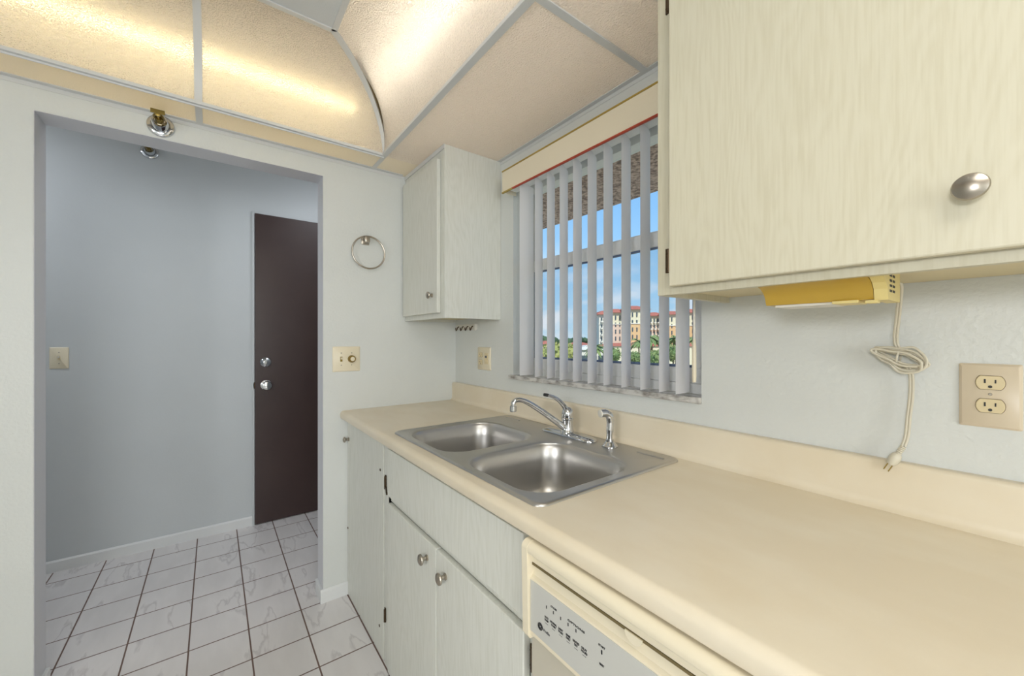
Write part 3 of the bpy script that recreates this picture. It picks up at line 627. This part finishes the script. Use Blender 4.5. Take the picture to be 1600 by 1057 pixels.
# ================================================================== under-cabinet light with cord
ul = thing('under_cabinet_light', 'small yellowed plastic under-cabinet light with hanging coiled white cord', 'light', (1.84, -.24, 1.335))
ZU = 1.3845
prof = [(-.180, ZU), (-.305, ZU), (-.305, 1.370), (-.292, 1.366), (-.280, 1.359), (-.272, 1.350), (-.269, 1.341), (-.266, 1.336), (-.180, 1.336)]
XA, XB, XD = 1.751, 1.912, 1.930
MB().prism([(a, z) for a, z in prof], 0, XA, XB).build('lamp_housing', M['yellow'], ul, True, angle=50)
prof2 = [(-.178, ZU), (-.306, ZU), (-.306, 1.372), (-.282, 1.362), (-.272, 1.352), (-.268, 1.334), (-.178, 1.334)]
ec = MB().prism(prof2, 0, XB+.0008, XD).build('end_cap', M['yellow2'], ul)
for r_ in range(4):
    for c_ in range(2): MB().box(XD-.0003, XD+.0004, -.258+c_*.022, -.242+c_*.022, 1.3475+r_*.0085, 1.3515+r_*.0085).build('vent_slot', M['ink'], ec)
MB().box(1.857, 1.893, -.272, -.215, 1.3315, 1.3365, .001).build('switch_cover', M['yellow2'], ul)
MB().box(1.902, 1.918, -.274, -.255, 1.3295, 1.3345, .001).build('switch', M['yellow2'], ul)
MB().box(1.765, 1.857, -.262, -.190, 1.3315, 1.3362, .001).build('diffuser', M['white_pl'], ul, label='clear diffuser lens')
def zip_cord(P_, name='cord'):
    P_ = catmull(P_, 7); m_ = MB()
    for s0 in (-1, 1): m_.tube([p_+Vector((s0*.0021, 0, 0)) for p_ in P_], .0024, 8)
    return m_.build(name, M['cord'], ul, True)
zip_cord([(1.922, -.19, 1.368), (1.927, -.165, 1.368), (1.9235, -.135, 1.360), (1.917, -.10, 1.338), (1.9095, -.066, 1.310), (1.904, -.046, 1.283), (1.9025, -.036, 1.262), (1.907, -.034, 1.246)])
zip_cord([(1.919, -.030, 1.214), (1.9232, -.026, 1.196), (1.9225, -.022, 1.156), (1.919, -.022, 1.1145), (1.9165, -.024, 1.075), (1.912, -.028, 1.052)])
random.seed(11); m = MB(); P_ = []
ca, sa = math.cos(R(-24)), math.sin(R(-24))
for kx in range(9):
    a = .043+random.uniform(-.007, .003); bq = .016+random.uniform(-.009, .006); yo = -.016-.0038*kx+random.uniform(-.002, .002); cxo = random.uniform(-.004, .004); tw = R(random.uniform(-7, 7))
    for s0 in range(14):
        t_ = s0/14*2*math.pi; ex = a*math.cos(t_)+cxo; ez = bq*math.sin(t_)*(1.25 if math.cos(t_) > 0 else .8)
        ex, ez = ex*math.cos(tw)-ez*math.sin(tw), ex*math.sin(tw)+ez*math.cos(tw)
        P_.append((1.9065+ex*ca-ez*sa, yo-.003*s0/14, 1.2325+ex*sa+ez*ca))
m.tube(catmull(P_, 4), .0023, 7); m.build('cord_coil', M['cord'], ul, True)
m = MB(); m.tube([(1.906+.004*math.cos(a)*.6, -.032+.020*math.sin(a), 1.2335+.015*math.cos(a)) for a in [R(q_) for q_ in range(0, 361, 20)]], .0018, 7); m.tube(catmull([(1.905, -.050, 1.247), (1.915, -.052, 1.249), (1.926, -.050, 1.246)], 5), .0009, 6)
m.build('cord_tie', M['cord'], ul, True)
pd = Vector((-.42, -.12, -.90)).normalized(); p0 = Vector((1.912, -.028, 1.052))
m = MB()
for i in range(5): m.lathe([(.0038, 0), (.0052, .001), (.0052, .0025), (.0038, .0035)], p0+pd*(.0036*i), pd, 12)
m.lathe([(.004, .017), (.0075, .020), (.0095, .027), (.0092, .037), (.0062, .044), (0, .0442)], p0, pd, 14, sx=1.0)
pg = m.build('plug', M['cord'], ul, True)
sd = pd.cross(Vector((0, 1, 0))).normalized()
for s0 in (-1, 1):
    c_ = p0+pd*.044+sd*(.0038*s0); m = MB(); b = m.b; nrm = pd.cross(sd).normalized(); vs = []
    for tt in (0, .015):
        for aa, bb_ in ((-.0009, -.0032), (.0009, -.0032), (.0009, .0032), (-.0009, .0032)): vs.append(b.verts.new(c_+pd*tt+sd*aa+nrm*bb_))
    for f_ in ((0, 1, 2, 3), (7, 6, 5, 4), (0, 4, 5, 1), (1, 5, 6, 2), (2, 6, 7, 3), (3, 7, 4, 0)): b.faces.new([vs[i] for i in f_])
    m.build('prong', M['brass'], pg)

# ================================================================== wall plates
def plate_y(x0, x1, z0, z1, m_, parent, th=.006):
    b_ = MB(); b_.loft([rrect2(x0, x1, z0, z1, .003, 0), rrect2(x0, x1, z0, z1, .003, -.002), rrect2(x0+.004, x1-.004, z0+.004, z1-.004, .003, -th)]); return b_.build('cover_plate', m_, parent, True, angle=40)
def rrect2(x0, x1, z0, z1, r, y, n=4):
    return [(p_[0], y-.0003, p_[1]) for p_ in rrect(x0, x1, z0, z1, r, 0, n)]
def receptacle(cx, cz, parent, m_, y=-.006):
    pts = []
    for a in range(0, 360, 6):
        x_, z_ = .0175*math.cos(R(a)), .0175*math.sin(R(a)); pts.append((cx+x_, max(-.0125, min(.0125, z_))+cz))
    b_ = MB(); b_.loft([[(x_, y, z_) for x_, z_ in pts], [(x_, y-.0022, z_) for x_, z_ in pts], [(cx+(x_-cx)*.95, y-.003, cz+(z_-cz)*.95) for x_, z_ in pts]])
    r_ = b_.build('receptacle', m_, parent, True, angle=40)
    s_ = MB(); s_.box(cx-.0075, cx-.0052, y-.0034, y-.0022, cz-.001, cz+.0065); s_.box(cx+.0052, cx+.0072, y-.0034, y-.0022, cz-.0005, cz+.006); s_.lathe([(0, .0034), (.0026, .0034), (.0026, .0022)], (cx, y, cz-.0072), (0, -1, 0), 12)
    s_.build('slots', M['ink'], r_)
    rm = MB(); rm.loft([[(cx+(x_-cx)*1.04, y-.0004, cz+(z_-cz)*1.05) for x_, z_ in pts], [(cx+(x_-cx)*1.04, y-.0007, cz+(z_-cz)*1.05) for x_, z_ in pts]]); rm.build('receptacle_gap', M['hinge'], parent)
def screw_y(x, z, parent, y=-.006, m_='nickel', r=.0028):
    MB().lathe([(0, .0012), (r*.7, .0012), (r, 0)], (x, y, z), (0, -1, 0), 12).build('screw', M[m_], parent, True)
o1 = thing('wall_outlet', 'almond duplex outlet on the wall under the large cabinet', 'outlet', (2.022, 0, 1.105))
plate_y(1.985, 2.0605, 1.106, 1.224, M['almond'], o1)
receptacle(2.0235, 1.1895, o1, M['almond2']); receptacle(2.0235, 1.147, o1, M['almond2']); screw_y(2.0235, 1.1683, o1)
o2 = thing('wall_outlet', 'ivory outlet and switch plate on the wall left of the window', 'outlet', (.315, 0, 1.105))
plate_y(.252, .376, 1.106, 1.226, M['ivory'], o2)
receptacle(.286, 1.186, o2, M['almond2']); receptacle(.286, 1.146, o2, M['almond2'])
m = MB(); m.box(.325, .357, -.0085, -.006, 1.138, 1.196, .001); m.box(.334, .348, -.012, -.008, 1.150, 1.162, .001); m.build('reset_button_block', M['almond2'], o2)
MB().box(.335, .347, -.0125, -.008, 1.170, 1.182, .001).build('test_button', M['inkgrey'], o2)
# plates on x = const walls (facing +x): build along y,z
def plate_x(xw, y0, y1, z0, z1, m_, parent):
    b_ = MB()
    def lp(i, x): return [(x, p_[0], p_[1]) for p_ in rrect(y0+i, y1-i, z0+i, z1-i, .003, 0, 4)]
    b_.loft([lp(0, xw+.0003), lp(0, xw+.0023), lp(.004, xw+.006)]); return b_.build('cover_plate', m_, parent, True, angle=40)
o3 = thing('dimmer_switch', 'ivory double plate with toggle and brass dimmer knob on the doorway wall', 'switch', (0, -.616, 1.107))
plate_x(0, -.681, -.551, 1.108, 1.232, M['ivory'], o3)
def toggle(xw, y, z, parent, m_='ivory'):
    g_ = MB().box(xw+.005, xw+.0066, y-.0055, y+.0055, z-.0125, z+.0125, .0005).build('toggle_slot', M['brass' if m_ == 'ivory' else 'almond2'], parent)
    MB().prism([(xw+.006, y-.003), (xw+.016, y-.0025), (xw+.016, y+.0025), (xw+.006, y+.003)], 2, z-.001, z+.009).build('toggle', M[m_], parent)
toggle(0, -.641, 1.170, o3)
MB().lathe([(0, 0), (.019, 0), (.018, .004), (.016, .016), (.012, .019), (0, .019)], (.006, -.592, 1.170), (1, 0, 0), 24).build('dimmer_knob', M['brass'], o3, True, label='brass-rimmed round dimmer knob')
MB().lathe([(0, .0), (.011, .0), (.009, .002), (0, .003)], (.025, -.592, 1.170), (1, 0, 0), 20).build('dimmer_cap', M['ivory'], o3, True)
for y_ in (-.641, -.592):
    for z_ in (1.140, 1.200): MB().lathe([(0, .0012), (.002, .0012), (.0028, 0)], (.006, y_, z_), (1, 0, 0), 10).build('screw', M['nickel'], o3, True)
o4 = thing('light_switch', 'single ivory toggle switch on the hall wall left of the brown door', 'switch', (-1.15, -1.82, 1.105))
plate_x(-1.15, -1.857, -1.785, 1.107, 1.224, M['ivory'], o4); toggle(-1.15, -1.821, 1.166, o4, 'white_pl')
for z_ in (1.135, 1.196): MB().lathe([(0, .0012), (.002, .0012), (.0028, 0)], (-1.144, -1.821, z_), (1, 0, 0), 10).build('screw', M['nickel'], o4, True)

# towel ring
tr_ = thing('towel_ring', 'round brushed metal towel ring on the doorway wall', 'towel ring', (0, -.52, 1.63))
m = MB(); m.box(.0003, .006, -.545, -.505, 1.752, 1.792, .003); m.box(.006, .046, -.538, -.512, 1.757, 1.785, .005); m.build('mount', M['nickel'], tr_, True)
m = MB(); m.tube([(.036, -.517+.081*math.sin(R(a)), 1.708+.081*math.cos(R(a))) for a in range(0, 361, 8)], .0042, 10, cap=False); m.build('ring', M['nickel'], tr_, True)
# hook rack
hk = thing('hook_rack', 'small white four-hook rack on the wall under the corner cabinet', 'hook rack', (.13, 0, 1.312))
MB().box(.02, .245, -.006, -.0003, 1.320, 1.352, .001).build('back_plate', M['white_pl'], hk)
MB().box(.226, .245, -.018, -.006, 1.316, 1.352, .001).build('end_bracket', M['white_pl'], hk)
for i in range(4):
    x = .05+.052*i
    MB().tube(catmull([(x, -.006, 1.340), (x, -.014, 1.336), (x, -.018, 1.326), (x+.006, -.026, 1.318), (x+.014, -.034, 1.322), (x+.018, -.036, 1.333)], 5), .003, 8).build('hook', M['hinge'], hk, True, label='small dark metal hook')

# sprinklers
def sprinkler(xw, y, z, label):
    o = thing('fire_sprinkler', label, 'sprinkler', (xw, y, z-.06), 'sidewall fire sprinklers')
    MB().lathe([(0, .0), (.041, .0), (.043, .003), (.041, .008), (.036, .011), (.031, .012), (.028, .009), (.026, .012), (.025, .050), (.023, .053), (.018, .053), (.016, .045), (0, .045)], (xw, y, z), (1, 0, 0), 36).build('escutcheon', M['chrome'], o, True)
    m_ = MB(); m_.lathe([(.013, .045), (.013, .062), (.010, .066), (.010, .074), (0, .074)], (xw, y, z), (1, 0, 0), 6)
    for s0 in (-1, 1): m_.tube(catmull([(xw+.066, y+.012*s0, z), (xw+.084, y+.0135*s0, z), (xw+.100, y+.009*s0, z), (xw+.110, y, z)], 4), .0036, 8)
    m_.tube([(xw+.070, y, z), (xw+.108, y, z)], .0034, 8); m_.lathe([(0, .102), (.009, .103), (.009, .112), (0, .114)], (xw, y, z), (1, 0, 0), 12)
    m_.build('frame_arms', M['brass'], o, True)
    d_ = MB(); d_.box(xw+.113, xw+.116, y-.020, y+.020, z-.002, z+.013, .0005); d_.box(xw+.085, xw+.116, y-.020, y+.020, z+.011, z+.0135, .0005); d_.build('deflector', M['brass'], o)
    return o
sprinkler(0, -1.311, 2.107, 'chrome and brass wall sprinkler head above the doorway')
sprinkler(-1.15, -1.453, 2.40, 'chrome wall sprinkler on the hall wall, seen under the doorway head')

# ================================================================== outside
struct(MB().box(-1.5, 7, .17, 2.44-1.145+.03, 2.30, 2.45).build('ceiling_balcony', M['soffit']), 'brown rough stucco soffit outside above the window', 'ceiling')
GZ = -9.0
struct(MB().box(-500, 500, .5, 900, GZ-1, GZ).build('ground', M['ground']), 'distant ground with lawn and paving', 'ground')
Cc, Ss = .7993, .6009
def wp(u, D, z): return Vector((2.078-Cc*D+Ss*u, -1.145+Ss*D+Cc*u, z))
fwd = Vector((-Cc, Ss, 0)); rgt = Vector((Ss, Cc, 0))
def pxz(px, py, D): return ((px-800)/620*D, 1.27+(530-py)/620*D)
class OB(MB):
    def cbox(s, u0, u1, d0, d1, z0, z1):
        b = s.b; vs = [b.verts.new(wp(u, d, z)) for z in (z0, z1) for u, d in ((u0, d0), (u1, d0), (u1, d1), (u0, d1))]
        for f_ in ((3, 2, 1, 0), (4, 5, 6, 7), (0, 1, 5, 4), (1, 2, 6, 5), (2, 3, 7, 6), (3, 0, 4, 7)): b.faces.new([vs[i] for i in f_])
        return s
    def hip(s, u0, u1, d0, d1, z0, z1, o_=1.0):
        b = s.b; A_ = [b.verts.new(wp(u, d, z0)) for u, d in ((u0-o_, d0-o_), (u1+o_, d0-o_), (u1+o_, d1+o_), (u0-o_, d1+o_))]
        k_ = min(u1-u0, d1-d0)*.35; C_ = [b.verts.new(wp(u, d, z1)) for u, d in ((u0+k_, d0+k_), (u1-k_, d0+k_), (u1-k_, d1-k_), (u0+k_, d1-k_))]
        for i in range(4): b.faces.new((A_[i], A_[(i+1) % 4], C_[(i+1) % 4], C_[i]))
        b.faces.new(A_[::-1]); b.faces.new(C_); return s
def wing(parent, px0, px1, ytop, D, depth, wall_hi, wall_lo, ysplit, ncol, nrow, wpx=2.0, balcony=False):
    u0, zt = pxz(px0, ytop, D); u1, zs = pxz(px1, ysplit, D)
    OB().cbox(u0, u1, D, D+depth, zs, zt).build('upper_wall', M[wall_hi], parent)
    OB().cbox(u0-.05, u1+.05, D-.15, D+depth+.1, GZ, zs).build('lower_wall', M[wall_lo], parent)
    OB().hip(u0, u1, D, D+depth, zt, zt+1.5, 1.1).build('roof', M['redroof'], parent)
    OB().cbox(u0-.2, u1+.2, D-.4, D, zs-.15, zs+.2).build('string_course', M['white_st'], parent)
    hf = (zt+8.2)/(nrow)
    for r_ in range(nrow):
        for c_ in range(ncol):
            uc = u0+(u1-u0)*(c_+.5)/ncol; zc = zt-1.8-hf*r_*.93
            if zc < GZ+2: continue
            wv = wpx*D/620/2
            OB().cbox(uc-wv, uc+wv, D-.30, D+.02, zc-.75, zc+.75).build('window', M['extglass'], parent)
            if balcony: OB().cbox(uc-wv*1.6, uc+wv*1.6, D-1.4, D-.2, zc-1.1, zc-.55).build('balcony', M['white_st'], parent)
bl = thing('apartment_building', 'orange and cream apartment block with red roofs seen through the window, left block', 'building', wp(30, 145, GZ))
wing(bl, 936, 952, 492, 146, 14, 'white_st', 'white_st', 507, 2, 7, 2.2, True)
wing(bl, 952, 978, 489, 143, 16, 'cream_st', 'pink_st', 507, 4, 7, 1.8)
wing(bl, 978, 1012, 484, 140, 16, 'cream_st', 'orange_st', 506, 5, 7, 1.8)
u0, z0 = pxz(940, 541, 136); u1, _ = pxz(1012, 541, 136)
OB().cbox(u0, u1, 134, 141, GZ, z0).build('ground_floor', M['cream_st'], bl); OB().hip(u0, u1, 134, 141, z0, z0+1.0, .6).build('porch_roof', M['redroof'], bl)
b2_ = thing('apartment_building', 'pink and orange apartment block with red roofs seen through the window, right block', 'building', wp(55, 150, GZ))
wing(b2_, 1014, 1036, 494, 150, 16, 'cream_st', 'pink_st', 508, 4, 7, 2.0, True)
wing(b2_, 1036, 1072, 492, 147, 16, 'cream_st', 'orange_st', 509, 4, 7, 1.6)
wing(b2_, 1072, 1092, 489, 150, 16, 'cream_st', 'orange_st', 509, 3, 7, 1.8)
wing(b2_, 1092, 1125, 495, 148, 16, 'white_st', 'pink_st', 508, 4, 7, 2.0, True)
u0, z0 = pxz(1014, 541, 142); u1, _ = pxz(1120, 541, 142)
OB().cbox(u0, u1, 138, 146, GZ, z0).build('ground_floor', M['cream_st'], b2_); OB().hip(u0, u1, 138, 146, z0, z0+1.0, .6).build('porch_roof', M['redroof'], b2_)
def low(px0, px1, py, D, m_, label):
    u0, z0 = pxz(px0, py, D); u1, _ = pxz(px1, py, D); o = thing('low_building', label, 'building', wp((u0+u1)/2, D, GZ))
    OB().cbox(u0, u1, D, D+8, GZ, z0).build('wall', M[m_], o); OB().hip(u0, u1, D, D+8, z0, z0+.9, .5).build('roof', M['redroof' if m_ == 'pink_st' else 'white_st'], o)
    for i in range(3):
        uc = u0+(u1-u0)*(i+.5)/3; OB().cbox(uc-.8, uc+.8, D-.2, D, z0-2.6, z0-1.2).build('window', M['extglass'], o)
low(884, 930, 541, 100, 'pink_st', 'low pink building with red roof left of the apartment blocks')
low(905, 948, 547, 84, 'white_st', 'low white building with flat pale roof in front of the pink one')
low(845, 868, 538, 110, 'pink_st', 'low salmon building at the left end of the view')
# trees
def blob_tree(px, pytop, D, rad, m_, label, seed):
    random.seed(seed); u, zt = pxz(px, pytop, D); base = wp(u, D, GZ); o = thing('leafy_tree', label, 'tree', base)
    MB().tube([base, base+Vector((0, 0, zt-GZ-rad))], [.25, .12], 8).build('trunk', M['bark'], o, True)
    m_b = MB(); c0 = Vector((base.x, base.y, zt-rad))
    for i in range(420):
        d_ = Vector((random.gauss(0, 1), random.gauss(0, 1), random.gauss(0, .9))).normalized()*rad*random.uniform(.55, 1); d_.z *= .95
        c_ = c0+d_; s_ = rad*.13; a_ = Vector((random.uniform(-1, 1), random.uniform(-1, 1), random.uniform(-1, 1))).normalized(); b_v = a_.orthogonal().normalized()
        vs = [m_b.b.verts.new(c_+a_*s_*x_+b_v*s_*y_) for x_, y_ in ((-1, 0), (0, -.6), (1, 0), (0, .6))]; m_b.b.faces.new(vs)
    bmesh.ops.create_icosphere(m_b.b, subdivisions=2, radius=rad*.72, matrix=Matrix.Translation(c0))
    m_b.build('crown', M[m_], o)
def palm(px, pytop, D, fr, label, seed):
    random.seed(seed); u, zt = pxz(px, pytop, D); base = wp(u, D, GZ); o = thing('palm_tree', label, 'tree', base)
    top = base+Vector((0, 0, zt-GZ-fr*.45)); MB().tube([base, base.lerp(top, .5)+Vector((.15, 0, 0)), top], [.22, .17, .14], 8).build('trunk', M['bark'], o, True)
    m_b = MB(); b = m_b.b
    for i in range(22):
        a_ = i/22*2*math.pi*2.6; el = random.uniform(-.2, 1.1); dr_ = Vector((math.cos(a_), math.sin(a_), 0)); prev = None
        side = Vector((-math.sin(a_), math.cos(a_), 0))
        for k_ in range(6):
            t_ = k_/5; p_ = top+dr_*fr*t_*math.cos(el*.6)+Vector((0, 0, fr*(math.sin(el)*t_-.75*t_*t_))); w_ = fr*.16*math.sin(math.pi*(.12+.85*t_))
            cur = (b.verts.new(p_-side*w_-Vector((0, 0, w_*.5))), b.verts.new(p_), b.verts.new(p_+side*w_-Vector((0, 0, w_*.5))))
            if prev: b.faces.new((prev[0], prev[1], cur[1], cur[0])); b.faces.new((prev[1], prev[2], cur[2], cur[1]))
            prev = cur
    m_b.build('fronds', M['leaf'], o)
blob_tree(866, 532, 64, 2.3, 'leaf2', 'yellow-green tree at the left end of the view outside', 1)
blob_tree(889, 534, 75, 2.1, 'leaf2', 'yellow-green tree standing before the pink low building', 2)
blob_tree(957, 541, 80, 1.9, 'leaf', 'round green tree before the left end of the apartments', 3)
blob_tree(992, 548, 78, 1.4, 'leaf', 'small green shrub-like tree before the orange wing', 4)
blob_tree(1022, 545, 75, 1.8, 'leaf', 'green tree between the two apartment blocks', 5)
blob_tree(1052, 538, 78, 1.8, 'leaf', 'green tree before the right apartment block', 6)
palm(930, 534, 78, 2.4, 'palm tree left of the apartment blocks', 7)
palm(998, 526, 95, 2.6, 'slender palm before the orange wing', 8)
palm(1018, 519, 88, 2.9, 'tall palm between the two apartment blocks', 9)
palm(1036, 523, 98, 2.6, 'shorter palm right of the tall one between the blocks', 10)
palm(1055, 520, 90, 2.6, 'palm before the right apartment block', 12)
palm(1084, 521, 82, 2.8, 'palm at the right end of the view outside', 13)
random.seed(5); m_b = MB()
for i in range(150):
    u = -160+i*3+random.uniform(-1, 1); c_ = wp(u, 420+random.uniform(-8, 8), -1.5+random.uniform(-1.5, 2.0)); bmesh.ops.create_icosphere(m_b.b, subdivisions=1, radius=random.uniform(3.5, 6), matrix=Matrix.Translation(c_) @ Matrix.Diagonal((1, 1, .8, 1)))
tl = m_b.build('distant_treeline', M['leaf3']); tag(tl, 'dark green line of far trees on the horizon', 'trees', kind='stuff')
